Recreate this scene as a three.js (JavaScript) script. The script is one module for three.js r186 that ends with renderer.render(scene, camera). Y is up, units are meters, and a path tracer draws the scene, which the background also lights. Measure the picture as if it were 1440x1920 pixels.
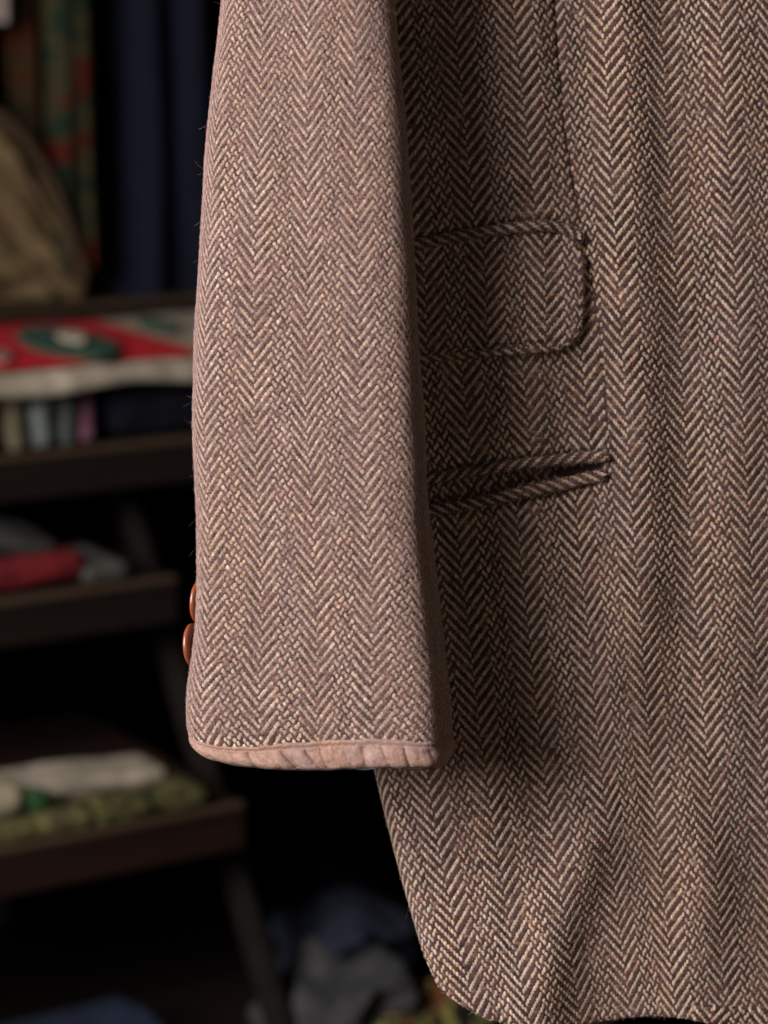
import * as THREE from 'three';
import { mergeGeometries, mergeVertices } from 'three/addons/utils/BufferGeometryUtils.js';
import { RectAreaLightUniformsLib } from 'three/addons/lights/RectAreaLightUniformsLib.js';
import { RoundedBoxGeometry } from 'three/addons/geometries/RoundedBoxGeometry.js';

// ---------------------------------------------------------------- camera, light, exposure
const scene = new THREE.Scene();
scene.background = new THREE.Color(0x000000);
const TILT = THREE.MathUtils.degToRad(12), DIST = 1.3;
const JACKET_AT = new THREE.Vector3(0, 1.0, 0);
const camera = new THREE.PerspectiveCamera(23.75, 0.75, 0.05, 20);
camera.position.set(0, 1.0 + DIST * Math.sin(TILT), DIST * Math.cos(TILT));
camera.lookAt(JACKET_AT);
camera.focus = 1.305;
camera.userData.fStop = 4.3;
const renderer = new THREE.WebGLRenderer({ antialias: true });
renderer.toneMapping = THREE.LinearToneMapping;
renderer.toneMappingExposure = 1.17;
renderer.shadowMap.enabled = true;
RectAreaLightUniformsLib.init();
function areaLight(name, w, h, intensity, color, at, to) {
  const l = new THREE.RectAreaLight(color, intensity, w, h);
  l.name = name; l.position.set(...at); l.lookAt(...to); scene.add(l);
  return l;
}
// the shop window on the left, a little above and in front of the jacket
areaLight('shop_window', 1.3, 1.3, 22, new THREE.Color(1.0, 0.94, 0.94), [-1.48, 1.82, 1.16], [0, 1.0, 0]);
// the dim daylight of the open door behind and to the right of the camera
areaLight('shop_door', 1.0, 1.8, 1.4, new THREE.Color(1.0, 0.83, 0.66), [1.0, 1.35, 2.3], [0.1, 1.0, 0]);

// ---------------------------------------------------------------- helpers
let seed = 90210;
const rnd = () => { seed = (seed + 0x6D2B79F5) | 0; let t = Math.imul(seed ^ (seed >>> 15), 1 | seed); t = (t + Math.imul(t ^ (t >>> 7), 61 | t)) ^ t; return ((t ^ (t >>> 14)) >>> 0) / 4294967296; };
const rs = (a = 1) => (rnd() * 2 - 1) * a;
const clamp = (x, a = 0, b = 1) => Math.min(b, Math.max(a, x));
const smooth = (a, b, x) => { const t = clamp((x - a) / (b - a)); return t * t * (3 - 2 * t); };
const lerp = (a, b, t) => a + (b - a) * t;
const hash = (x, y, z) => { let h = Math.imul(x, 374761393) ^ Math.imul(y, 668265263) ^ Math.imul(z, 2147483629 | 0); h = Math.imul(h ^ (h >>> 13), 1274126177); h ^= h >>> 16; return (h >>> 0) / 4294967296; };
function noise(x, y, z = 0) {
  const i = Math.floor(x), j = Math.floor(y), k = Math.floor(z), f = (t) => t * t * (3 - 2 * t), u = f(x - i), v = f(y - j), w = f(z - k);
  const q = (a, b, c) => hash(i + a, j + b, k + c);
  return lerp(lerp(lerp(q(0, 0, 0), q(1, 0, 0), u), lerp(q(0, 1, 0), q(1, 1, 0), u), v), lerp(lerp(q(0, 0, 1), q(1, 0, 1), u), lerp(q(0, 1, 1), q(1, 1, 1), u), v), w) * 2 - 1;
}
const fbm = (x, y, z = 0, n = 4) => { let s = 0, a = 0.5; for (let k = 0; k < n; k++) { s += a * noise(x, y, z + k * 7.3); x *= 2.03; y *= 2.03; z *= 2.03; a *= 0.5; } return s; };
function table(pts) {            // smooth curve through [t, value] pairs
  const n = pts.length;
  const m = pts.map((p, k) => k === 0 || k === n - 1 ? 0 : (pts[k + 1][1] - pts[k - 1][1]) / (pts[k + 1][0] - pts[k - 1][0]));
  m[0] = (pts[1][1] - pts[0][1]) / (pts[1][0] - pts[0][0]); m[n - 1] = (pts[n - 1][1] - pts[n - 2][1]) / (pts[n - 1][0] - pts[n - 2][0]);
  return (t) => {
    if (t <= pts[0][0]) return pts[0][1] + m[0] * (t - pts[0][0]);
    if (t >= pts[n - 1][0]) return pts[n - 1][1] + m[n - 1] * (t - pts[n - 1][0]);
    let k = 0; while (t > pts[k + 1][0]) k++;
    const h = pts[k + 1][0] - pts[k][0], s = (t - pts[k][0]) / h, s2 = s * s, s3 = s2 * s;
    return (2 * s3 - 3 * s2 + 1) * pts[k][1] + (s3 - 2 * s2 + s) * h * m[k] + (-2 * s3 + 3 * s2) * pts[k + 1][1] + (s3 - s2) * h * m[k + 1];
  };
}
function dataTexture(w, h, fn, srgb, repeat) {
  const d = new Uint8Array(w * h * 4);
  for (let y = 0; y < h; y++) for (let x = 0; x < w; x++) { const c = fn(x, y), o = (y * w + x) * 4; for (let k = 0; k < 3; k++) d[o + k] = clamp(c[k]) * 255; d[o + 3] = 255; }
  const t = new THREE.DataTexture(d, w, h);
  t.wrapS = t.wrapT = THREE.RepeatWrapping; t.magFilter = THREE.LinearFilter; t.minFilter = THREE.LinearMipmapLinearFilter; t.generateMipmaps = true;
  if (srgb) t.colorSpace = THREE.SRGBColorSpace;
  if (repeat) t.repeat.set(repeat, repeat);
  t.needsUpdate = true;
  return t;
}
const lin = (r, g, b) => new THREE.Color().setRGB(r, g, b);
function add(name, geometry, material, parent) {
  const m = new THREE.Mesh(geometry, material); m.name = name; m.castShadow = m.receiveShadow = true; parent.add(m);
  return m;
}
function gridGeometry(nu, nv, fn, wrap = false, uvScale = 1) {   // fn(a, b, target) with a, b in 0..1
  const pos = new Float32Array((nu + 1) * (nv + 1) * 3), uv = new Float32Array((nu + 1) * (nv + 1) * 2), p = new THREE.Vector3(), idx = [];
  for (let j = 0; j <= nv; j++) for (let i = 0; i <= nu; i++) {
    const o = j * (nu + 1) + i; const q = fn(wrap && i === nu ? 0 : i / nu, j / nv, p) || [i / nu, j / nv];
    pos.set([p.x, p.y, p.z], o * 3); uv.set([q[0] * uvScale, q[1] * uvScale], o * 2);
  }
  for (let j = 0; j < nv; j++) for (let i = 0; i < nu; i++) { const a = j * (nu + 1) + i, b = a + 1, c = a + nu + 1, d = c + 1; idx.push(a, c, b, b, c, d); }
  const g = new THREE.BufferGeometry();
  g.setAttribute('position', new THREE.BufferAttribute(pos, 3)); g.setAttribute('uv', new THREE.BufferAttribute(uv, 2)); g.setIndex(idx); g.computeVertexNormals();
  if (wrap) { const n = g.attributes.normal; for (let j = 0; j <= nv; j++) { const a = j * (nu + 1), b = a + nu, v = new THREE.Vector3(n.getX(a) + n.getX(b), n.getY(a) + n.getY(b), n.getZ(a) + n.getZ(b)).normalize(); n.setXYZ(a, v.x, v.y, v.z); n.setXYZ(b, v.x, v.y, v.z); } }
  return g;
}

// ---------------------------------------------------------------- cloth: yarn, fuzz, materials
const woolNoise = dataTexture(256, 256, (x, y) => { const v = 0.5 + 0.5 * fbm(x / 5, y / 17, 3, 3) + 0.12 * noise(x / 1.7, y / 9, 9); return [v, v, v]; });
const clothMat = new THREE.MeshPhysicalMaterial({ color: lin(0.048, 0.026, 0.022), roughness: 0.95, specularIntensity: 0.25 });
const yarnMat = new THREE.MeshPhysicalMaterial({ color: 0xffffff, roughness: 0.92, specularIntensity: 0.25, sheen: 0.35, sheenRoughness: 0.7, sheenColor: lin(0.75, 0.66, 0.6), bumpMap: woolNoise, bumpScale: 0.00018 });
const fuzzMat = new THREE.MeshStandardMaterial({ color: 0xffffff, roughness: 0.85 });
// one float of yarn: long axis y, width x, height z, ends dipping under the crossing yarn
const beadGeo = (() => {
  const g = gridGeometry(10, 9, (a, b, p) => {
    const s = b * 2 - 1, ang = a * Math.PI * 2, r = Math.pow(Math.max(0, 1 - Math.pow(Math.abs(s), 2.6)), 0.5) * (1 + 0.07 * Math.cos(2 * ang + s * 4));
    p.set(Math.cos(ang) * r * 0.5, s * 0.5, Math.sin(ang) * r * 0.5 - 0.42 * s * s);
    return [a * 2, b];
  }, true);
  return g;
})();
const fibreGeos = Array.from({ length: 6 }, (_, k) => {          // curly hairs, unit length along y, rising along z
  const pts = []; let dx = rs(0.5), x = 0, z = 0;
  for (let n = 0; n <= 6; n++) { pts.push(new THREE.Vector3(x, n / 6 * (0.75 + 0.25 * rnd()), z)); dx += rs(0.5); x += dx * 0.16; z += k === 5 ? 0.10 + rs(0.14) : 0.025 + rs(0.06); z = Math.max(z, -0.02); }
  return new THREE.TubeGeometry(new THREE.CatmullRomCurve3(pts), 9, k === 5 ? 0.0040 : 0.015, 3, false);
});
// the draft: ends 0-7 fall, 8-15 rise, 16-23 zigzag in pairs, with a break of two picks at each turn
const DRAFT = [0, 1, 2, 3, 4, 5, 6, 7, 9, 8, 7, 6, 5, 4, 3, 2, 4, 5, 7, 6, 8, 9, 11, 10];
const LEAN = [1, 1, 1, 1, 1, 1, 1, 1, -1, -1, -1, -1, -1, -1, -1, -1, 1, 1, -1, -1, 1, 1, -1, -1];
const mod = (a, n) => ((a % n) + n) % n;
const TW = { draft: (i) => DRAFT[mod(i, 24)], lean: (i) => LEAN[mod(i, 24)] };
class Weave {
  constructor() { this.m = []; this.c = []; }
  // surf(i, j, target) -> point for warp end i and pick j (real numbers); ok(i, j) says whether cloth is there
  run(surf, i0, i1, j0, j1, ok, o = {}) {
    const d = o.draft || TW, A = new THREE.Vector3(), B = new THREE.Vector3(), C = new THREE.Vector3(), E = new THREE.Vector3(), n = new THREE.Vector3(), di = new THREE.Vector3(), dj = new THREE.Vector3(), ax = new THREE.Vector3(), M = new THREE.Matrix4(), col = new THREE.Color();
    const leanBy = o.leanBy ?? 0.17;
    const put = (i, j, len, wid, along, lean, hgt, lift, color) => {
      surf(i - 0.4, j, A); surf(i + 0.4, j, B); surf(i, j - 0.4, C); surf(i, j + 0.4, E);
      di.subVectors(B, A).divideScalar(0.8); dj.subVectors(E, C).divideScalar(0.8);
      n.crossVectors(dj, di).normalize();      // picks run downwards, ends to the right
      const w = di.length(), h = dj.length();
      A.addVectors(A, B).multiplyScalar(0.5);
      if (along) { ax.copy(dj).addScaledVector(di, lean * leanBy); ax.multiplyScalar(len * h / ax.length()); B.crossVectors(ax, n).normalize().multiplyScalar(wid * w); }
      else { ax.copy(di).addScaledVector(dj, lean * 0.10); ax.multiplyScalar(len * w / ax.length()); B.crossVectors(ax, n).normalize().multiplyScalar(wid * h); }
      const H = hgt * Math.sqrt(w * h);
      A.addScaledVector(n, lift * Math.sqrt(w * h)).addScaledVector(di, rs(0.09)).addScaledVector(dj, rs(0.10));
      n.multiplyScalar(H);
      M.makeBasis(B, ax, n).setPosition(A); this.m.push(M.clone()); this.c.push(color.clone());
    };
    const S = o.salt || 0;
    for (let i = i0; i < i1; i++) {
      const endTone = 1 + 0.26 * (hash(i, 3, S) - 0.5);
      for (let j = j0; j < j1; j++) if (mod(j - d.draft(i), 4) === 0 && ok(i, j + 0.5)) {
        // dyed-wool melange: each float differs, with slow drifts of hue in the yarn
        const k = rnd(), dr = fbm(i / 9, j / 22, S + 5, 3), tone = (0.78 + 0.40 * rnd() + 0.30 * dr) * endTone, warm = 0.14 * fbm(i / 14 + 40, j / 30, S + 2, 3) + rs(0.05);
        col.setRGB(0.380 * (1 + warm * 0.5), 0.288, 0.206 * (1 - warm * 1.2));
        if (k < 0.05) col.setRGB(0.32, 0.20, 0.13); else if (k < 0.075) col.setRGB(0.36, 0.21, 0.16); else if (k < 0.14) col.setRGB(0.42, 0.35, 0.27); else if (k < 0.16) col.setRGB(0.16, 0.11, 0.09);
        col.multiplyScalar(tone);
        put(i + rs(0.06), j + 0.5, (o.len || 1.9) + rs(0.22), (1.22 + rs(0.24)) * (o.fat || 1), true, d.lean(i) + rs(0.3), 0.52, 0.07, col);
      }
    }
    for (let j = j0; j < j1; j++) for (let i = i0; i < i1;) {
      if (mod(j - d.draft(i), 4) < 2) { i++; continue; }
      let e = i; while (e < i1 && mod(j - d.draft(e), 4) >= 2 && e - i < 3) e++;
      const c = (i + e - 1) / 2, L = e - i;
      if (ok(c, j)) {
        const k = rnd(), tone = Math.max(0.3, 0.75 + 0.55 * rnd() + 0.75 * fbm(i / 7, j / 12, S + 8, 3));
        col.setRGB(0.058, 0.030, 0.029); if (k < 0.06) col.setRGB(0.13, 0.075, 0.06); else if (k < 0.078) col.setRGB(0.035, 0.025, 0.024); else if (k < 0.13) col.setRGB(0.11, 0.045, 0.035);
        col.multiplyScalar(tone);
        put(c, j, L + 0.7, 1.15 + rs(0.12), false, 0, 0.55, 0.0, col);
      }
      i = e;
    }
  }
  build(parent, name = 'yarn') {
    const m = new THREE.InstancedMesh(beadGeo, yarnMat, this.m.length);
    this.m.forEach((x, k) => { m.setMatrixAt(k, x); m.setColorAt(k, this.c[k]); });
    m.name = name; m.userData.kind = 'stuff'; m.castShadow = m.receiveShadow = true; parent.add(m);
    return m;
  }
}
function fuzz(parent, count, pick, scale = 1) {                  // pick(point, normal) fills a place on the cloth, or returns false
  const lists = fibreGeos.map(() => []), p = new THREE.Vector3(), n = new THREE.Vector3(), a = new THREE.Vector3(), b = new THREE.Vector3();
  for (let k = 0; k < count; k++) {
    if (pick(p, n) === false) continue;
    const long = rnd() < 0.0012;
    a.set(rs(), rs(), rs()); a.addScaledVector(n, -a.dot(n)).normalize(); a.addScaledVector(n, (long ? 0.2 : 0.0) + 0.25 * rnd() ** 3).normalize(); b.crossVectors(a, n).normalize(); const nn = new THREE.Vector3().crossVectors(b, a);
    const L = (long ? 0.002 + 0.004 * rnd() : 0.0012 + 0.0018 * rnd()) * scale;
    const M = new THREE.Matrix4().makeBasis(b.clone().multiplyScalar(L), a.clone().multiplyScalar(L), nn.multiplyScalar(L)); const up = 0.0002 + 0.0005 * rnd(); M.setPosition(p.x + n.x * up, p.y + n.y * up, p.z + n.z * up);
    const q = rnd(), t = 0.7 + 0.6 * rnd(); lists[long ? 5 : Math.floor(rnd() * 5)].push([M, q < 0.6 ? lin(0.43 * t, 0.285 * t, 0.258 * t) : q < 0.9 ? lin(0.27 * t, 0.16 * t, 0.145 * t) : lin(0.05 * t, 0.035 * t, 0.03 * t)]);
  }
  lists.forEach((l, k) => {
    const m = new THREE.InstancedMesh(fibreGeos[k], fuzzMat, l.length); l.forEach(([M, c], q) => { m.setMatrixAt(q, M); m.setColorAt(q, c); });
    m.name = 'wool_fuzz'; m.userData.kind = 'stuff'; parent.add(m);
  });
}

// ---------------------------------------------------------------- the jacket
const jacket = new THREE.Group(); jacket.name = 'tweed_jacket';
jacket.position.copy(JACKET_AT); jacket.rotation.x = -TILT;
jacket.userData = { label: 'brown herringbone tweed jacket with flap pocket and leather bound sleeve cuff', category: 'jacket' };
scene.add(jacket);
// drawing units of the cutting pattern, about 0.29 mm; x runs right, t runs down, (720, 960) is the middle
const UB = 0.0002967, ZB = -0.055, US = 0.0002847, ZS = 0.0;

// ---- front panel
const edgeLeft = table([[-200, 640], [500, 655], [1000, 675], [1300, 688], [1430, 700], [1500, 715], [1580, 735], [1660, 756], [1740, 779], [1820, 802], [1940, 830]]);
const hem = table([[700, 1700], [760, 1772], [790, 1802], [806, 1825], [820, 1846], [850, 1869], [900, 1899], [960, 1914], [1040, 1924], [1100, 1922], [1185, 1914], [1250, 1914], [1312, 1922], [1380, 1940], [1600, 1970]]);
const seam = table([[-200, 1022], [0, 1042], [250, 1064], [430, 1096], [600, 1124], [750, 1138], [890, 1144]]);
const slit = table([[740, 940], [850, 922], [950, 903], [1050, 886], [1135, 872]]);
const pipeTop = table([[735, 470], [780, 460], [850, 446], [920, 435], [990, 426], [1045, 425], [1100, 434]]);
const pipeUp = table([[735, 912], [800, 899], [880, 885], [960, 873], [1040, 863], [1100, 857], [1141, 856]]), pipeLow = table([[735, 971], [805, 957], [880, 945], [960, 928], [1040, 911], [1100, 897], [1139, 889]]);
const ridge = (X, c, w) => Math.exp(-(((X - c) / w) ** 2));
const c1 = table([[-200, 1165], [0, 1168], [400, 1186], [700, 1204], [1000, 1204], [1250, 1196], [1450, 1190]]);
const c3 = table([[1350, 1180], [1480, 1135], [1558, 1108], [1727, 1048], [1875, 1012]]);
const c4 = table([[1200, 1330], [1500, 1290], [1640, 1320], [1900, 1300]]);
function relief(X, t, carved = true) {
  const h = hem(X); t = Math.min(t, h);
  let z = -0.20 * UB * (X > 980 ? X - 940 : X > 900 ? (X - 900) ** 2 / 160 : 0) + 0.0010 * fbm(X / 210, t / 330, 4, 2) + 0.00035 * fbm(X / 60, t / 90, 8, 2);
  z += 0.0095 * ridge(X, c1(t), 60) * (1 - smooth(1150, 1480, t));
  z += 0.0045 * ridge(X, 1372 + 20 * Math.sin(t / 420), 60) * (1 - 0.6 * smooth(1200, 1700, t));
  z += 0.0105 * ridge(X, c3(t), 62) * smooth(1420, 1640, t);
  z += 0.0072 * ridge(X, c4(t), 58) * smooth(1330, 1560, t) * (1 - 0.6 * smooth(1700, 1900, t));
  z += 0.0035 * ridge(X, 900, 95) * smooth(1300, 1600, t);
  z += 0.0030 * smooth(1020, 1180, X) * (1 - smooth(900, 1300, t)) - 0.003 * smooth(1010, 1050, X) * (1 - smooth(900, 1100, t)) * (1 - smooth(1060, 1150, X));
  if (carved) {
    const s = seam(t); z -= (0.0020 * (1 - 0.75 * smooth(380, 480, t)) * Math.exp(-(((X - s) / 5) ** 2)) + 0.0016 * Math.exp(-(((X - s) / 22) ** 2))) * (1 - smooth(850, 900, t));
    z -= 0.013 * Math.exp(-(((t - slit(X)) / lerp(19, 13, smooth(800, 1130, X))) ** 4)) * (1 - smooth(1122, 1144, X));
    z -= 0.0030 * (Math.exp(-(((t - pipeUp(X) + 11) / 7) ** 2)) + Math.exp(-(((t - pipeLow(X) - 12) / 7) ** 2))) * (1 - smooth(1120, 1146, X));
    z -= 0.0034 * Math.exp(-(((t - pipeTop(X) + 12) / 9) ** 2)) * (1 - smooth(1085, 1105, X));
  }
  return z;
}
function bodyPoint(X, t, p, lift = 0, carved = true) {
  const XL = edgeLeft(t), r = 40, e = X - XL; let x = X, zb = 0, tt = t;
  if (e < r) { const a = (r - e) / r; if (a < Math.PI / 2) { x = XL + r - r * Math.sin(a); zb = -r * (1 - Math.cos(a)); } else { x = XL; zb = -r - (a - Math.PI / 2) * r; } }
  const T = hem(X), rr = 3.6, over = t - T;
  if (over > 0) { const a = over / rr; if (a < Math.PI) { tt = T + rr * Math.sin(a); zb -= rr * (1 - Math.cos(a)); } else { tt = T - (over - Math.PI * rr); zb -= 2 * rr; } }
  return p.set((x - 720) * UB, (960 - tt) * UB, ZB + zb * UB + relief(X, t, carved) + lift);
}
const front = add('front_panel', gridGeometry(250, 460, (a, b, p) => {
  const t0 = -170, t = lerp(t0, 1, 0) + 0, tt = t0 + b * 2120, X = lerp(edgeLeft(tt) - 60, 1580, a), T = hem(X);
  const v = t0 + b * (T + 26 - t0); bodyPoint(X, v, p, -0.0004); return [p.x, p.y];
}, false, 60), clothMat, jacket);
{
  const w = new Weave(), PJ = 5.7;
  const n0 = (n) => n < 3 ? 743 + 115 * n : n < 4 ? 1088 + 102 * (n - 3) : 1190 + 114 * (n - 4);
  const warpX = (n, t) => { const d = t - 1010; return n0(n) + d * (d < 0 ? 0.06 : 0.125 - 0.010 * n) + (t > 1300 ? (t - 1300) ** 2 * 0.0001 * clamp(1 - n / 5) : 0) + 2.5 * fbm(n * 2, t / 200, 3, 2); };
  const jj = (i, j) => j * PJ + 3.0 * fbm(i / 40, j / 40, 11, 2) + 0.012 * (i - 100);
  const run = (fx, i0, i1, j0, j1, okX, salt) => {
    w.run((i, j, p) => { const t = jj(i, j); return bodyPoint(fx((i - 7.5) / 24, t), t, p); }, i0, i1, j0, j1, (i, j) => { const t = jj(i, j), X = fx((i - 7.5) / 24, t); return X > edgeLeft(t) - 45 && X < 1570 && t < hem(X) + 16 && okX(X, t) && !(X > 1050 && X < 1136 && Math.abs(t - slit(X)) < lerp(17, 8, smooth(800, 1130, X))); }, { salt, fat: 0.93, len: 1.85 });
  };
  run(warpX, -48, 200, -28, 345, (X, t) => X > 1142 || (t > 890 ? t > slit(X) + 2 : X > seam(t) + 1.2) || (t > slit(X) + 2 && t <= 890 && X > 1050), 0);
  run((m, t) => 848 + 0.1 * t + m * (113 + 0.01 * t), -48, 80, -28, 98, (X, t) => X < seam(t) - 1.2 && t < 545, 20);
  run((m, t) => 881 + 0.1 * (t - 844) + m * 115, -60, 90, 96, 166, (X, t) => X < seam(t) - 1.2 && t >= 545 && t < slit(X) + 2, 40);
  w.build(front);
  const e = new THREE.Vector3(), f = new THREE.Vector3();
  fuzz(front, 32000, (p, n) => {
    const t = -60 + rnd() * 1990, X = edgeLeft(t) - 20 + rnd() * (1480 - edgeLeft(t)); if (t > hem(X) + 6) return false;
    bodyPoint(X, t, p); bodyPoint(X + 3, t, e); bodyPoint(X, t - 3, f); n.crossVectors(e.sub(p), f.sub(p)).normalize();
  });
}
// the overlapping lower edge of the facing, at the hem
{
  const edge = (X) => 1895 + (X - 1312) * 0.13;
  const fp = (X, s, p) => { const lo = edge(X), d = s; const t = lo + d, k = clamp(d / 7), l = 0.0022 * Math.sqrt(Math.max(0, 1 - (1 - k) ** 2)) * smooth(1306, 1322, X); const q = bodyPoint(X, Math.min(t, hem(X) + 8), p, l); return q; };
  const f = add('hem_facing', gridGeometry(70, 14, (a, b, p) => { const X = 1306 + a * 270; fp(X, -1 + b * 44, p); p.z -= 0.0003; return [p.x, p.y]; }, false, 60), clothMat, jacket);
  const w = new Weave();
  w.run((i, j, p) => fp(1306 + i * 4.75, j * 5.2, p), 0, 58, 0, 9, (i, j) => j * 5.2 < 44, { salt: 60 });
  w.build(f);
}
// ---- pocket flap of the upper pocket
{
  const bottom = table([[730, 682], [780, 677], [850, 669], [930, 663], [1000, 658], [1044, 652], [1062, 645], [1077, 631], [1085, 612], [1088, 596]]);
  const top = table([[730, 470], [780, 462], [850, 450], [930, 438], [1000, 431], [1060, 431], [1090, 452]]);
  const right = 1088;
  const fp = (X, t, p, lift = 0) => {
    const d1 = right - X, d2 = bottom(X) - t, d = Math.min(d1, d2, d1 < 30 && d2 < 30 ? Math.hypot(Math.min(d1, 30), Math.min(d2, 30)) * 0.75 : 99), k = clamp(d / 11), round = Math.sqrt(Math.max(0, 1 - (1 - k) ** 2));
    const v = clamp((t - top(X)) / (bottom(X) - top(X))), h = (0.0025 + 0.0046 * v * (0.6 + 0.4 * smooth(850, 1080, X)) + 0.0026 * smooth(960, 1075, X) * Math.sin(Math.PI * clamp(0.15 + v * 0.75)));
    const dip = -0.0022 * Math.exp(-(((bottom(X) - t - 13) / 5) ** 2)) * smooth(1090, 1020, X);
    const bulge = 0.0006 * fbm(X / 50, t / 60, 31, 2);
    return bodyPoint(X, t, p, h + bulge + dip * round - 0.0036 * (1 - round) + lift, false);
  };
  const flap = add('pocket_flap', gridGeometry(90, 60, (a, b, p) => { const X = lerp(730, right, 1 - (1 - a) ** 1.4), t = lerp(top(X), bottom(X), 1 - (1 - b) ** 1.4); fp(X, t, p, -0.0003); return [p.x, p.y]; }, false, 60), clothMat, jacket);
  add('flap_lining', gridGeometry(60, 40, (a, b, p) => { const X = lerp(730, right - 2, a), t = lerp(top(X), bottom(X) - 2, b); fp(Math.min(X, right - 14), Math.min(t, bottom(X) - 14), p, -0.0042); const q = new THREE.Vector3(); bodyPoint(X, t, q, 0, false); p.x = q.x; p.y = q.y; return [p.x, p.y]; }, false, 60), clothMat, flap);
  const w = new Weave(), fx = (i, t) => 910 + (i - 7.5) * 4.68 + 0.03 * (t - 552), ft = (i, j) => 440 + j * 5.6;
  w.run((i, j, p) => { const t = ft(i, j); return fp(fx(i, t), t, p); }, -32, 50, -4, 44, (i, j) => { const t = ft(i, j), X = fx(i, t); return X < right - 0.5 && t > top(X) - 3 && t < bottom(X) - 0.5; }, { salt: 80, fat: 0.93, len: 1.85 });
  w.build(flap);
  const e = new THREE.Vector3(), f = new THREE.Vector3();
  fuzz(flap, 3000, (p, n) => { const X = 740 + rnd() * 349, t = lerp(top(X), bottom(X), rnd()); fp(X, t, p); fp(X + 3, t, e); fp(X, t - 3, f); n.crossVectors(e.sub(p), f.sub(p)).normalize(); });
}
// ---- piped pocket edges
function welt(name, pts, hw, th, base, salt, endTaper, label, dir = 1) {
  const step = 0.46 * 10 / hw, nE = Math.floor(3.8 / step) + 1;
  const curve = new THREE.CatmullRomCurve3(pts.map(([x, t, z]) => new THREE.Vector3(x, t, z || 0))), L = curve.getLength(), q = new THREE.Vector3(), tg = new THREE.Vector3();
  const wp = (l, a, p, k = 1) => {                                // l along the edge in units, a round it in radians
    const u = clamp(l / L); curve.getPointAt(u, q); curve.getTangentAt(u, tg);
    const f = (endTaper ? Math.sqrt(clamp((L - l) / 5, 0.02, 1)) : 1) * (1 + 0.05 * noise(l / 22, salt)), nx = -tg.y, ny = tg.x, w = hw * f * Math.sin(a) * k;
    return bodyPoint(q.x + nx * w, q.y + ny * w, p, base + q.z * UB + th * UB * f * Math.cos(a) * k, false);
  };
  const m = add(name, gridGeometry(140, 14, (s, b, p) => { wp(s * L, lerp(-2.1, 2.1, b), p, 0.93); return [p.x, p.y]; }, false, 60), clothMat, jacket);
  if (label) m.userData.label = label;
  const w = new Weave();
  w.run((i, j, p) => wp(j * 5.6, -1.9 + i * step, p), 0, nE, 0, Math.floor(L / 5.6), () => true, { salt, draft: { draft: (i) => mod(i * dir, 4), lean: () => dir }, leanBy: 0.06, fat: 0.95 });
  w.build(m);
  const e = new THREE.Vector3(), f = new THREE.Vector3();
  fuzz(m, 900, (p, n) => { const l = rnd() * L, a = rs(1.3); wp(l, a, p); wp(Math.min(L, l + 2), a, e); wp(l, a - 0.15, f); n.crossVectors(e.sub(p), f.sub(p)).normalize(); if (n.z < 0) n.negate(); });
}
welt('pocket_piping', [[735, 470], [780, 460], [850, 446], [920, 435], [990, 426], [1045, 425], [1076, 434], [1092, 450]], 9.5, 11, 0.0042, 101, true, 'rope-like piped edge above the pocket flap');
welt('pocket_piping', [[735, 912], [800, 899], [880, 885], [960, 873], [1040, 863], [1100, 857], [1141, 856]], 9, 11, 0.0030, 113, true, 'upper piped lip of the open slit pocket', -1);
welt('pocket_piping', [[735, 971], [805, 957], [880, 945], [960, 928], [1040, 911], [1100, 897], [1139, 889]], 9.5, 11, 0.0026, 127, true, 'lower piped lip of the open slit pocket');

welt('flap_edge', [[735, 680, 13], [800, 674, 13], [880, 666, 14], [960, 660, 16], [1030, 653, 16], [1060, 645, 17], [1077, 630, 18], [1086, 608, 18], [1088, 570, 17], [1089, 520, 16], [1088, 470, 13]], 5.5, 6, 0, 139, true, 'rolled edge round the lower corner of the pocket flap');
// ---- sleeve
const xl = table([[-200, 432], [0, 416], [150, 400], [300, 386], [480, 376], [620, 368], [800, 364], [900, 368], [1000, 372], [1100, 371], [1200, 364], [1290, 352], [1340, 351], [1372, 356], [1396, 366], [1416, 382], [1440, 404]]);
const xr = table([[-200, 722], [0, 738], [130, 749], [260, 762], [430, 772], [600, 781], [800, 793], [950, 803], [1100, 821], [1250, 837], [1380, 849], [1440, 851]]);
const topShape = [[-1, 0], [-0.965, 0.32], [-0.85, 0.58], [-0.55, 0.74], [-0.1, 0.91], [0.35, 1.01], [0.68, 1.03], [0.86, 0.92], [0.955, 0.55], [1, 0.05], [0.97, -0.3], [0.85, -0.62], [0.45, -0.86], [-0.1, -0.9], [-0.6, -0.78], [-0.93, -0.4]];
const cuffShape = [[-1, 0], [-0.975, 0.3], [-0.88, 0.52], [-0.55, 0.70], [-0.05, 0.88], [0.4, 1.02], [0.70, 1.09], [0.83, 0.99], [0.89, 0.6], [0.97, 0.12], [1, -0.15], [0.92, -0.5], [0.55, -0.78], [0, -0.84], [-0.6, -0.74], [-0.93, -0.4]];
const ROWS = [], NS = 480, T0 = -200, DT = 10;
for (let k = 0; k <= 170; k++) {
  const t = T0 + k * DT, w = smooth(650, 1300, t), a = (xr(t) - xl(t)) / 2, c = (xr(t) + xl(t)) / 2, b = 0.037;
  const pts = topShape.map((p, q) => new THREE.Vector3(((c + a * lerp(p[0], cuffShape[q][0], w)) - 720) * US, 0, b * ((z) => z < 0 ? z * 1.35 : z)(lerp(p[1], cuffShape[q][1], w))));
  ROWS.push(new THREE.CatmullRomCurve3(pts, true, 'centripetal').getSpacedPoints(NS));
}
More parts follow.
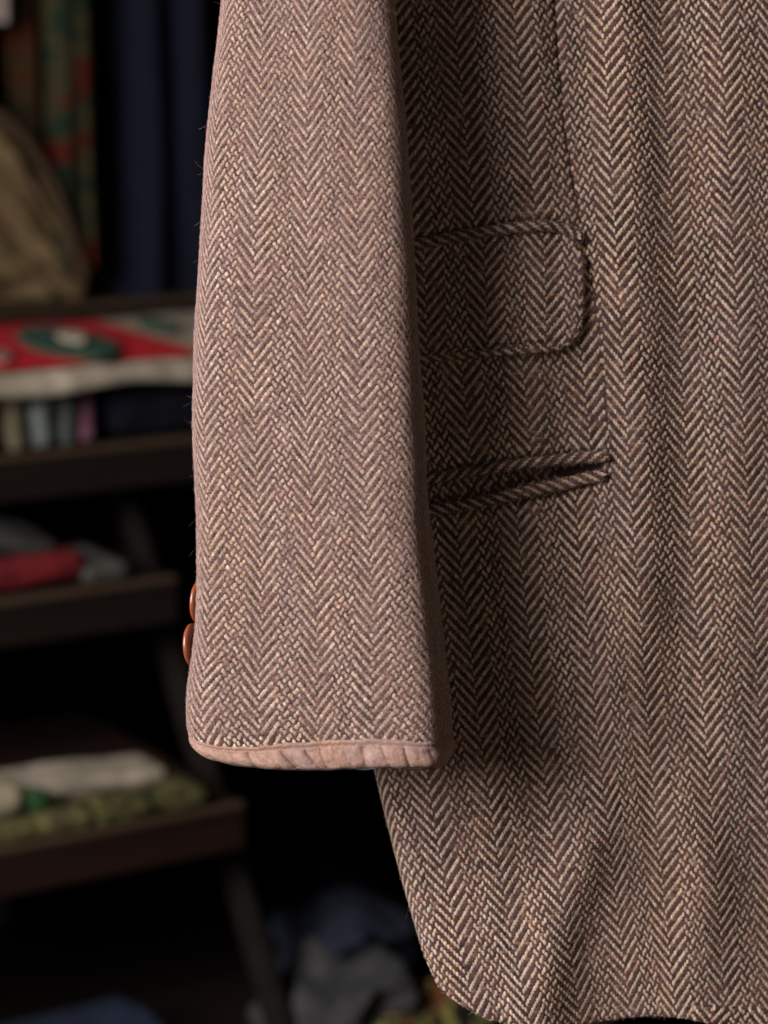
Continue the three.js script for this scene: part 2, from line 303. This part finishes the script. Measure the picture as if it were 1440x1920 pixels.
function sleevePoint(f, t, p, off = 0) {
  f = f - Math.floor(f);
  const k = clamp((t - T0) / DT, 0, 169.999), k0 = Math.floor(k), kf = k - k0, q = f * NS, q0 = Math.floor(q), qf = q - q0, A = ROWS[k0], B = ROWS[k0 + 1], q1 = (q0 + 1) % NS;
  const x0 = lerp(A[q0].x, A[q1].x, qf), x1 = lerp(B[q0].x, B[q1].x, qf), z0 = lerp(A[q0].z, A[q1].z, qf), z1 = lerp(B[q0].z, B[q1].z, qf);
  p.set(lerp(x0, x1, kf), (960 - t) * US, lerp(z0, z1, kf));
  let tx = A[(q0 + 4) % NS].x - A[(q0 - 4 + NS) % NS].x, tz = A[(q0 + 4) % NS].z - A[(q0 - 4 + NS) % NS].z; const l = Math.hypot(tx, tz) || 1; tx /= l; tz /= l;
  const ca = Math.cos(f * Math.PI * 2) * 1.6, sa = Math.sin(f * Math.PI * 2) * 1.6;
  const d = off + 0.0024 * fbm(ca + 3, t / 260, sa, 2) + 0.0005 * fbm(ca * 4, t / 90, sa * 4, 2);
  p.x += -tz * d; p.z += tx * d; p.z += ZS;
  return p;
}
const cuffHem = table([[0, 1401], [0.03, 1412], [0.06, 1422], [0.1, 1429], [0.16, 1433], [0.28, 1428], [0.36, 1424], [0.42, 1431], [0.45, 1429], [0.5, 1414], [0.6, 1402], [0.75, 1400], [0.9, 1396], [1, 1401]]);
const cuffTop = table([[0, 1370], [0.05, 1386], [0.1, 1394], [0.2, 1384], [0.3, 1375], [0.4, 1381], [0.45, 1381], [0.5, 1375], [0.75, 1366], [1, 1370]]);
const sleeve = add('sleeve', gridGeometry(260, 330, (a, b, p) => { const t = -180 + b * (cuffTop(a) + 14 + 180); sleevePoint(a, t, p, -0.0003); return [a * 0.3, p.y]; }, true, 60), clothMat, jacket);
{
  const w = new Weave(), N = 288, ts = (i, j) => j * 5.3 + 2.5 * fbm(i / 30, j / 40, 17, 2) + 0.0, sh = 0.036;
  w.run((i, j, p) => sleevePoint((i + 2.0 * fbm(i / 24, j / 50, 21, 2)) / N + sh, ts(i, j), p), 0, N, -32, 268, (i, j) => ts(i, j) < cuffTop(mod(i / N + sh, 1)) + 3, { salt: 140, fat: 1.2, len: 1.75 });
  w.build(sleeve);
  const e = new THREE.Vector3(), f = new THREE.Vector3();
  fuzz(sleeve, 230000, (p, n) => { const a = rnd() * 0.66 - 0.08, t = -40 + rnd() * 1415; sleevePoint(a, t, p); sleevePoint(a + 0.006, t, e); sleevePoint(a, t - 3, f); n.crossVectors(e.sub(p), f.sub(p)).normalize(); });
}
// sleeve lining inside the cuff
add('sleeve_lining', gridGeometry(160, 12, (a, b, p) => { const t = lerp(1250, cuffHem(a) + 2 + 2.5 * Math.max(0, noise(a * 40, 2)), b); sleevePoint(a, t, p, -0.0030 + 0.0006 * noise(a * 50, b * 4)); return [a, b]; }, true),
  new THREE.MeshPhysicalMaterial({ color: lin(0.03, 0.028, 0.032), roughness: 0.45, sheen: 0.5, sheenColor: lin(0.2, 0.2, 0.22) }), jacket);
// leather binding of the cuff
{
  const stain = (x, y) => fbm(x / 46, y / 46, 1, 4), fine = (x, y) => fbm(x / 5, y / 5, 6, 3);
  const map = dataTexture(1024, 256, (x, y) => { const s = stain(x, y), f = fine(x, y), w = fbm(x / 120, y / 70, 12, 3); return [0.505 + 0.06 * s + 0.075 * f + 0.03 * w, 0.405 + 0.06 * s + 0.08 * f, 0.366 + 0.06 * s + 0.075 * f - 0.05 * w]; }, true);
  const bump = dataTexture(1024, 256, (x, y) => { const v = 0.5 + 0.5 * fbm(x / 3.1, y / 3.1, 4, 3) + 0.3 * fbm(x / 18, y / 18, 9, 2); return [v, v, v]; });
  const mat = new THREE.MeshPhysicalMaterial({ map, bumpMap: bump, bumpScale: 0.0003, roughness: 0.72, specularIntensity: 0.4, sheen: 0.25, sheenColor: lin(0.6, 0.5, 0.45), sheenRoughness: 0.6 });
  // puckers: gathered between creases that stand at uneven distances
  const creases = [[0.055, 0.5, 0.004, 0.004], [0.093, 0.45, 0.006, 0.007], [0.117, 0.8, -0.004, 0.004], [0.150, 0.5, 0.010, 0.005], [0.172, 1.2, 0.014, 0.0045], [0.207, 0.9, 0.012, 0.004], [0.226, 0.5, -0.004, 0.003], [0.262, 0.45, 0.004, 0.007], [0.288, 0.9, -0.006, 0.006], [0.318, 0.7, 0.004, 0.004], [0.349, 0.9, 0.001, 0.0025], [0.385, 0.4, 0.006, 0.006], [0.47, 0.5, 0, 0.004]];
  for (let n = 0; n < 14; n++) creases.push([0.52 + n * 0.034, 0.5 + 0.3 * Math.sin(n * 5), 0.004 * Math.sin(n * 9), 0.004]);
  const pucker = (a, b) => { let v = 0; for (const [c, s, slant, wide] of creases) { let d = Math.abs(a - c - slant * (b - 0.5)); d = Math.min(d, 1 - d); v -= s * Math.exp(-d / wide); } return v; };
  const prof = table([[0, 0.0002], [0.05, 0.0011], [0.10, 0.0012], [0.15, 0.0007], [0.19, 0.0006], [0.26, 0.0013], [0.5, 0.0022], [0.75, 0.0022], [0.92, 0.0013], [1, -0.0002]]);
  const at = (a, b, p) => {
    const wob = 1.3 * noise(a * 90, 3) + 0.8 * noise(a * 210, 7), t1 = cuffTop(a) - 2 + wob * (1 - b), t2 = cuffHem(a) + 1.6 * pucker(a, 1) + 0.8 * noise(a * 60, 5), t = lerp(t1, t2, Math.min(1, b)), body = smooth(0.18, 0.35, b);
    return sleevePoint(a, b <= 1 ? t : lerp(t2, t2 - 22, b - 1), p, b <= 1 ? prof(b) + body * (0.0019 * pucker(a, b) + 0.0012 * fbm(a * 55, b * 2.5, 2, 3)) : -0.0002 - 0.0022 * Math.min(1, (b - 1) * 4));
  };
  const binding = add('cuff_binding', gridGeometry(900, 34, (a, b, p) => { at(a, b * 1.3, p); return [a * 0.34 * 7, b * 0.02 * 20]; }, true), mat, jacket);
  binding.userData.label = 'pinkish brown puckered leather binding along the cuff';
  const st = [], p = new THREE.Vector3(), q = new THREE.Vector3();
  for (let a = 0.002; a < 0.998; a += 0.0104) { at(a, 0.17, p); at(a + 0.0062, 0.175, q); const g = new THREE.CapsuleGeometry(0.00035, p.distanceTo(q), 3, 6); g.applyQuaternion(new THREE.Quaternion().setFromUnitVectors(new THREE.Vector3(0, 1, 0), q.clone().sub(p).normalize())); g.translate((p.x + q.x) / 2, (p.y + q.y) / 2, (p.z + q.z) / 2); st.push(g); }
  const s = add('stitching', mergeGeometries(st), new THREE.MeshStandardMaterial({ color: lin(0.17, 0.085, 0.06), roughness: 0.8 }), binding); s.userData.kind = 'stuff';
}
// two buttons at the back of the cuff
{
  const mat = new THREE.MeshPhysicalMaterial({ color: lin(0.32, 0.075, 0.024), roughness: 0.38, clearcoat: 0.5, clearcoatRoughness: 0.12, map: dataTexture(128, 128, (x, y) => { const v = 0.86 + 0.25 * fbm(x / 20, y / 60, 3, 4); return [v, v, v]; }, true) });
  const R = 0.0117, prof = [[0, -0.0012], [0.55, -0.0013], [0.86, -0.0012], [0.97, -0.0007], [1, 0.0002], [0.985, 0.0010], [0.93, 0.0014], [0.85, 0.0013], [0.72, 0.0007], [0.6, 0.0005], [0, 0.0005]].map(([r, h]) => new THREE.Vector2(r * R, h * 1.1));
  const geo = new THREE.LatheGeometry(prof, 48), holes = [], thread = new THREE.MeshStandardMaterial({ color: lin(0.12, 0.07, 0.05), roughness: 0.9 });
  for (const [x, z] of [[1, 1], [1, -1], [-1, 1], [-1, -1]]) holes.push(new THREE.TorusGeometry(0.0009, 0.00035, 6, 14).rotateX(Math.PI / 2).translate(x * 0.0017, 0.0009, z * 0.0017));
  const holeGeo = mergeGeometries(holes), stem = mergeGeometries([new THREE.CapsuleGeometry(0.0004, 0.0034, 3, 6).rotateZ(Math.PI / 2).translate(0, 0.0011, 0.0017), new THREE.CapsuleGeometry(0.0004, 0.0034, 3, 6).rotateZ(Math.PI / 2).translate(0, 0.0011, -0.0017), new THREE.CylinderGeometry(0.0017, 0.0017, 0.005, 10).translate(0, -0.0035, 0)]);
  [[373, 1129, -0.90, 0.05], [360, 1211, -0.92, -0.04]].forEach(([x, t, nx, ny]) => {
    const b = add('button', geo, mat, jacket); b.position.set((x - 720) * US, (960 - t) * US, ZS - 0.008);
    b.quaternion.setFromUnitVectors(new THREE.Vector3(0, 1, 0), new THREE.Vector3(nx, ny, -0.30).normalize());
    b.userData.label = 'glossy amber brown cuff button';
    add('button_hole', holeGeo, mat, b).userData.kind = 'stuff'; add('thread', stem, thread, b);
  });
}

// ---------------------------------------------------------------- the display rack behind and its textiles
const RACK = new THREE.Vector3(-0.2007, 0, -1.0035), TURN = THREE.MathUtils.degToRad(32), H = 0.6709;
const woodTex = dataTexture(256, 256, (x, y) => { const v = 0.55 + 0.35 * fbm(x / 60, y / 4, 2, 4); return [v, v * 0.92, v * 0.85]; }, true);
const darkWood = new THREE.MeshPhysicalMaterial({ color: lin(0.018, 0.009, 0.005), roughness: 0.8, specularIntensity: 0.3, map: woodTex }), redWood = new THREE.MeshPhysicalMaterial({ color: lin(0.036, 0.012, 0.007), roughness: 0.8, specularIntensity: 0.3, map: woodTex }), paleWood = new THREE.MeshStandardMaterial({ color: lin(0.12, 0.075, 0.035), roughness: 0.6, map: woodTex });
const railWood = new THREE.MeshPhysicalMaterial({ color: lin(0.014, 0.010, 0.008), roughness: 0.9, specularIntensity: 0.3, map: woodTex });
function thing(name, label, category, at = [0, 0, 0], turn = TURN, group) {
  const g = new THREE.Group(); g.name = name; g.userData = { label, category }; if (group) g.userData.group = group;
  const v = new THREE.Vector3(...at).applyAxisAngle(new THREE.Vector3(0, 1, 0), TURN).add(RACK); g.position.set(v.x, at[1] + H, v.z); g.rotation.y = turn; scene.add(g);
  return g;
}
{
  const rack = thing('display_rack', 'dark wooden ladder rack with stepped shelves holding folded textiles', 'rack', [0, -H, 0]);
  const board = (x0, x1, top, th, zf, depth, m, label) => { const b = add('shelf', new RoundedBoxGeometry(x1 - x0, th, depth, 2, 0.004), m, rack); b.position.set((x0 + x1) / 2, H + top - th / 2, zf - depth / 2); const l = add('edge_strip', new RoundedBoxGeometry(x1 - x0 - 0.004, 0.008, 0.008, 2, 0.003), paleWood, b); l.position.set(0, th / 2 - 0.002, depth / 2 - 0.002); return b; };
  board(-0.55, 0.40, 0.262, 0.022, -0.43, 0.25, darkWood);
  board(-0.50, 0.30, 0.170, 0.046, -0.08, 0.34, darkWood);
  board(-0.50, 0.005, 0.052, 0.047, 0.0, 0.30, darkWood);
  board(-0.52, 0.010, -0.142, 0.047, 0.12, 0.36, redWood);
  board(-0.55, 0.34, -0.385, 0.04, 0.26, 0.55, darkWood);
  const rail = (x, y0, z0, y1, z1) => { const a = new THREE.Vector3(x, H + y0, z0), b = new THREE.Vector3(x, H + y1, z1), m = add('rail', new RoundedBoxGeometry(0.018, a.distanceTo(b), 0.036, 2, 0.006), railWood, rack); m.position.copy(a).add(b).multiplyScalar(0.5); m.quaternion.setFromUnitVectors(new THREE.Vector3(0, 1, 0), b.sub(a).normalize()); };
  for (const x of [0.024, -0.56]) { rail(x, 0.165, -0.20, -0.66, 0.36); rail(x, 0.9, -0.62, -0.66, -0.50); }
}
// soft folded cloth: a rounded slab with bulging folds
function slab(w, h, d, o = {}) {
  const r = Math.min(h * 0.48, o.r || 0.02), n = Math.max(8, Math.round(w / 0.008)), g0 = new THREE.BoxGeometry(w, h, d, n, Math.max(6, Math.round(h / 0.005)), Math.max(8, Math.round(d / 0.012)));
  g0.deleteAttribute('normal'); g0.deleteAttribute('uv'); const g = mergeVertices(g0, 1e-5), p = g.attributes.position, v = new THREE.Vector3(), c = new THREE.Vector3();
  for (let k = 0; k < p.count; k++) {
    v.fromBufferAttribute(p, k); c.set(clamp(v.x, -w / 2 + r, w / 2 - r), clamp(v.y, -h / 2 + r, h / 2 - r), clamp(v.z, -d / 2 + r, d / 2 - r)); v.sub(c); const l = v.length(); if (l > 0) v.multiplyScalar(Math.min(1, r / l)); v.add(c);
    const e = o.wave ?? 0.004, s = o.salt || 0; v.x += e * fbm(v.y * 40, v.z * 20, s, 2); v.z += e * fbm(v.x * 25, v.y * 60, s + 3, 2); v.y += (e * 1.2 * fbm(v.x * 18, v.z * 14, s + 6, 2)) * (v.y > -h * 0.4 ? 1 : 0.1) + (o.shape ? o.shape(v.x / w + 0.5, v.y / h + 0.5, v.z / d + 0.5) : 0);
    p.setXYZ(k, v.x, v.y + h / 2, v.z);
  }
  const uv = new Float32Array(p.count * 2); for (let k = 0; k < p.count; k++) uv.set([p.getX(k), p.getZ(k) + p.getY(k)], k * 2); g.setAttribute('uv', new THREE.BufferAttribute(uv, 2)); g.computeVertexNormals();
  return g;
}
// a hanging cloth with folds: a closed wavy tube
function drape(w, h, d, folds, salt, flare = 0) {
  return gridGeometry(160, 40, (a, b, p) => { const t = a * Math.PI * 2, k = 1 + flare * b, ww = w / 2 * k, f = 1 + 0.35 * Math.sin(t * folds + salt + b * 0.6) * (0.4 + 0.6 * b) + 0.2 * noise(Math.cos(t) * 3 + salt, Math.sin(t) * 3, b * 2); p.set(Math.cos(t) * ww + 0.006 * noise(t * 2, b * 3, salt), -h * b, Math.sin(t) * d / 2 * f); return [p.x, p.y]; }, true);
}
const clothTex = dataTexture(256, 256, (x, y) => { const v = 0.8 + 0.25 * fbm(x / 20, y / 20, 5, 4); return [v, v, v]; }, true, 8);
const fabric = (r, g, b, o = {}) => new THREE.MeshPhysicalMaterial({ color: lin(r, g, b), roughness: 0.92, specularIntensity: 0.3, map: clothTex, ...o });
const place = (name, geo, mat, label, category, at, turn, group) => { const t = thing(name, label, category, at, turn, group); add('cloth', geo, mat, t); return t; };

// red quilt on the third shelf, over a pile of folded cloths
{
  const q = thing('patchwork_quilt', 'red and cream quilt with a green oval patch draped over the folded pile', 'quilt', [-0.02, 0.232, -0.235]);
  const shape = (x, y, z) => -0.006 * smooth(0.93, 1, z) - 0.003 * Math.sin(x * 21) * smooth(0.9, 1, z);
  const cream = fabric(0.40, 0.34, 0.25), red = fabric(0.52, 0.016, 0.024), green = fabric(0.035, 0.085, 0.055), pink = fabric(0.36, 0.17, 0.14);
  add('backing', slab(0.62, 0.018, 0.33, { r: 0.0085, wave: 0.0014, salt: 2, shape }), cream, q);
  const sheet = (name, pts, y, m) => { const s = new THREE.Shape(pts.map(([x, z]) => new THREE.Vector2(x, -z))); const g = new THREE.ExtrudeGeometry(s, { depth: 0.003, bevelEnabled: true, bevelSize: 0.001, bevelThickness: 0.001, bevelSegments: 1, curveSegments: 24 }).rotateX(-Math.PI / 2); const o = add(name, g, m, q); o.position.y = y; return o; };
  const patch = (cx, cz, k) => Array.from({ length: 28 }, (_, n) => { const t = n / 28 * Math.PI * 2, c = Math.cos(t) * k, d = Math.sin(t) * k; return [cx + 0.02 * c - 0.038 * d, cz + 0.075 * c + 0.082 * d]; });
  sheet('red_panel', [[-0.30, -0.12], [-0.006, -0.12], [0.104, -0.10], [0.09, 0.148], [-0.30, 0.148]], 0.0205, red);
  sheet('green_patch', patch(-0.002, 0.05, 1.02), 0.0252, green);
  sheet('cream_patch', patch(0.004, 0.05, 0.3), 0.0299, cream);
  sheet('green_leaf', patch(0.15, -0.05, 0.4), 0.0205, green);
  sheet('pink_patch', patch(0.17, 0.07, 0.5), 0.0205, pink);
  sheet('pink_flower', patch(-0.10, 0.09, 0.42), 0.0252, pink);
}
place('folded_cloth', slab(0.24, 0.060, 0.30, { salt: 11, wave: 0.005 }), fabric(0.004, 0.005, 0.011), 'dark navy folded cloth under the red quilt, nearest the jacket sleeve', 'folded cloth', [0.10, 0.170, -0.25]);
[[-0.150, 0.020, [0.20, 0.22, 0.20], 'pale grey scarf end under the red quilt, at the picture edge'], [-0.118, 0.018, [0.10, 0.085, 0.05], 'olive scarf end under the red quilt between two pale ones'], [-0.092, 0.026, [0.24, 0.27, 0.25], 'widest pale grey-green scarf end under the red quilt'], [-0.063, 0.017, [0.05, 0.055, 0.05], 'blackish green scarf end under the quilt beside the mauve one'], [-0.043, 0.020, [0.17, 0.07, 0.10], 'mauve pink scarf end hanging under the red quilt']].forEach(([x, w, c, label], k) => {
  const g = slab(w, 0.060, 0.26, { salt: 20 + k, r: 0.008, wave: 0.004 }); place('folded_scarf' + (k ? '_00' + k : ''), g, fabric(...c), label, 'scarf', [x, 0.170, -0.225 + 0.006 * (k % 2)], undefined, 'scarf ends under the red quilt');
});
// second shelf
place('folded_cloth_001', slab(0.16, 0.030, 0.18, { salt: 31, wave: 0.004 }), fabric(0.15, 0.010, 0.013), 'dark red folded cloth on the narrow shelf below the quilt', 'folded cloth', [-0.160, 0.052, -0.105]);
place('folded_cloth_002', slab(0.14, 0.034, 0.16, { salt: 33, wave: 0.008, shape: (x, y) => -0.016 * smooth(0.5, 1, x) * y }), fabric(0.05, 0.048, 0.043), 'grey crumpled cloth lying on the dark red folded cloth', 'folded cloth', [-0.175, 0.080, -0.115]);
place('folded_cloth_003', slab(0.05, 0.020, 0.10, { salt: 34, wave: 0.003 }), fabric(0.08, 0.075, 0.065), 'small grey-white cloth beside the dark red folded cloth', 'folded cloth', [-0.066, 0.052, -0.06]);
// third shelf
place('knitted_blanket', slab(0.50, 0.020, 0.13, { salt: 41, wave: 0.006 }), fabric(0.125, 0.100, 0.060, { map: dataTexture(256, 256, (x, y) => { const v = fbm(x / 14, y / 14, 3, 3), g = fbm(x / 30, y / 30, 8, 2); return [0.64 + 0.8 * v, 0.66 + 0.75 * v + 0.1 * g, 0.54 + 0.7 * v - 0.1 * g]; }, true, 6) }), 'olive green knitted blanket along the edge of the low shelf', 'blanket', [-0.275, -0.142, 0.050]);
place('rolled_textile', slab(0.20, 0.026, 0.06, { salt: 45, wave: 0.004, r: 0.011, shape: (x, y) => -0.012 * smooth(0.4, 1, x) * y }), fabric(0.36, 0.31, 0.23), 'long cream rolled textile on the olive knitted blanket', 'textile', [-0.150, -0.124, 0.050]);
place('rolled_textile_001', slab(0.085, 0.032, 0.06, { salt: 47, wave: 0.004, r: 0.02 }), fabric(0.36, 0.31, 0.20), 'short cream rolled textile at the picture edge on the olive blanket', 'textile', [-0.245, -0.124, 0.075]);
place('trim_ribbon', slab(0.030, 0.024, 0.06, { salt: 48, wave: 0.006, r: 0.013 }), fabric(0.035, 0.09, 0.03), 'small green trim between the two cream rolled textiles', 'ribbon', [-0.192, -0.124, 0.072]);
// bottom shelf
place('crumpled_cloth', slab(0.12, 0.068, 0.14, { salt: 53, wave: 0.03, shape: (x, y) => -0.03 * Math.abs(x - 0.5) * y }), fabric(0.045, 0.045, 0.045), 'pale grey crumpled cloth on the bottom shelf below the sleeve', 'cloth', [0.098, -0.385, 0.15]);
place('crumpled_cloth_001', slab(0.11, 0.085, 0.12, { salt: 57, wave: 0.03 }), fabric(0.012, 0.015, 0.026), 'bluish grey crumpled cloth behind the pale one on the bottom shelf', 'cloth', [0.15, -0.385, 0.06]);
place('floral_cloth', slab(0.12, 0.05, 0.10, { salt: 59, wave: 0.02 }), fabric(0.16, 0.15, 0.10, { map: dataTexture(256, 256, (x, y) => { const v = fbm(x / 16, y / 16, 3, 2), u = fbm(x / 16, y / 16, 19, 2); return v > 0.16 ? [0.9, 0.9, 0.6] : u > 0.18 ? [0.9, 0.3, 0.25] : [0.2, 0.2, 0.2]; }, true, 10) }), 'dark floral printed cloth in front of the pale crumpled cloth', 'cloth', [0.135, -0.385, 0.215]);
place('denim_cloth', slab(0.24, 0.05, 0.2, { salt: 61, wave: 0.006 }), fabric(0.014, 0.021, 0.042), 'blue denim folded cloth at the foot of the picture', 'folded cloth', [-0.20, -0.385, 0.14]);
// hanging and standing behind the quilt
{
  const s = thing('canvas_sack', 'tan canvas sack slumped on the top shelf behind the red quilt', 'sack', [0.045, 0.262, -0.50]);
  add('body', slab(0.19, 0.21, 0.09, { salt: 71, r: 0.03, wave: 0.02, shape: (x, y) => -0.14 * smooth(0.35, 1.0, x) * Math.max(0, y) + 0.02 * (1 - x) * y }), fabric(0.14, 0.095, 0.045), s);
  const strap = add('strap', new THREE.TubeGeometry(new THREE.CatmullRomCurve3([[-0.07, 0.2, 0.02], [-0.03, 0.215, 0.05], [0.03, 0.15, 0.058], [0.075, 0.03, 0.056]].map((a) => new THREE.Vector3(...a))), 30, 0.006, 8), fabric(0.06, 0.035, 0.02), s); strap.scale.z = 1;
}
const printTex = (a, b, c, salt) => dataTexture(256, 512, (x, y) => { const v = fbm(x / 60, y / 70, salt, 2), u = fbm(x / 50, y / 46, salt + 9, 2); return v > 0.14 ? b : u > 0.12 ? c : a; }, true, 5);
place('printed_scarf', drape(0.055, 0.42, 0.03, 5, 3), fabric(0.06, 0.055, 0.036, { map: printTex([0.62, 0.60, 0.48], [0.80, 0.28, 0.20], [0.35, 0.5, 0.42], 2) }), 'olive printed scarf with red flowers hanging beside the navy coat', 'scarf', [0.118, 0.72, -0.46]);
place('printed_scarf_001', drape(0.045, 0.36, 0.03, 4, 8), fabric(0.035, 0.025, 0.011, { map: printTex([0.7, 0.6, 0.4], [0.85, 0.5, 0.25], [0.5, 0.5, 0.3], 5) }), 'dark ochre printed scarf hanging above the tan sack', 'scarf', [0.078, 0.72, -0.49]);
place('printed_scarf_002', drape(0.10, 0.17, 0.04, 4, 12), fabric(0.26, 0.24, 0.22, { map: printTex([0.9, 0.9, 0.88], [0.75, 0.15, 0.2], [0.9, 0.85, 0.8], 8) }), 'short white scarf with crimson print in the top corner', 'scarf', [0.0, 0.74, -0.46]);
place('hanging_coat', drape(0.12, 0.50, 0.09, 6, 1, 0.1), fabric(0.0025, 0.0036, 0.012), 'navy blue coat hanging behind the jacket sleeve', 'coat', [0.245, 0.76, -0.50]);
place('hanging_coat_001', drape(0.09, 0.50, 0.07, 5, 5), fabric(0.003, 0.0026, 0.0026), 'black coat hanging between the printed scarf and the navy coat', 'coat', [0.168, 0.76, -0.54]);

renderer.render(scene, camera);
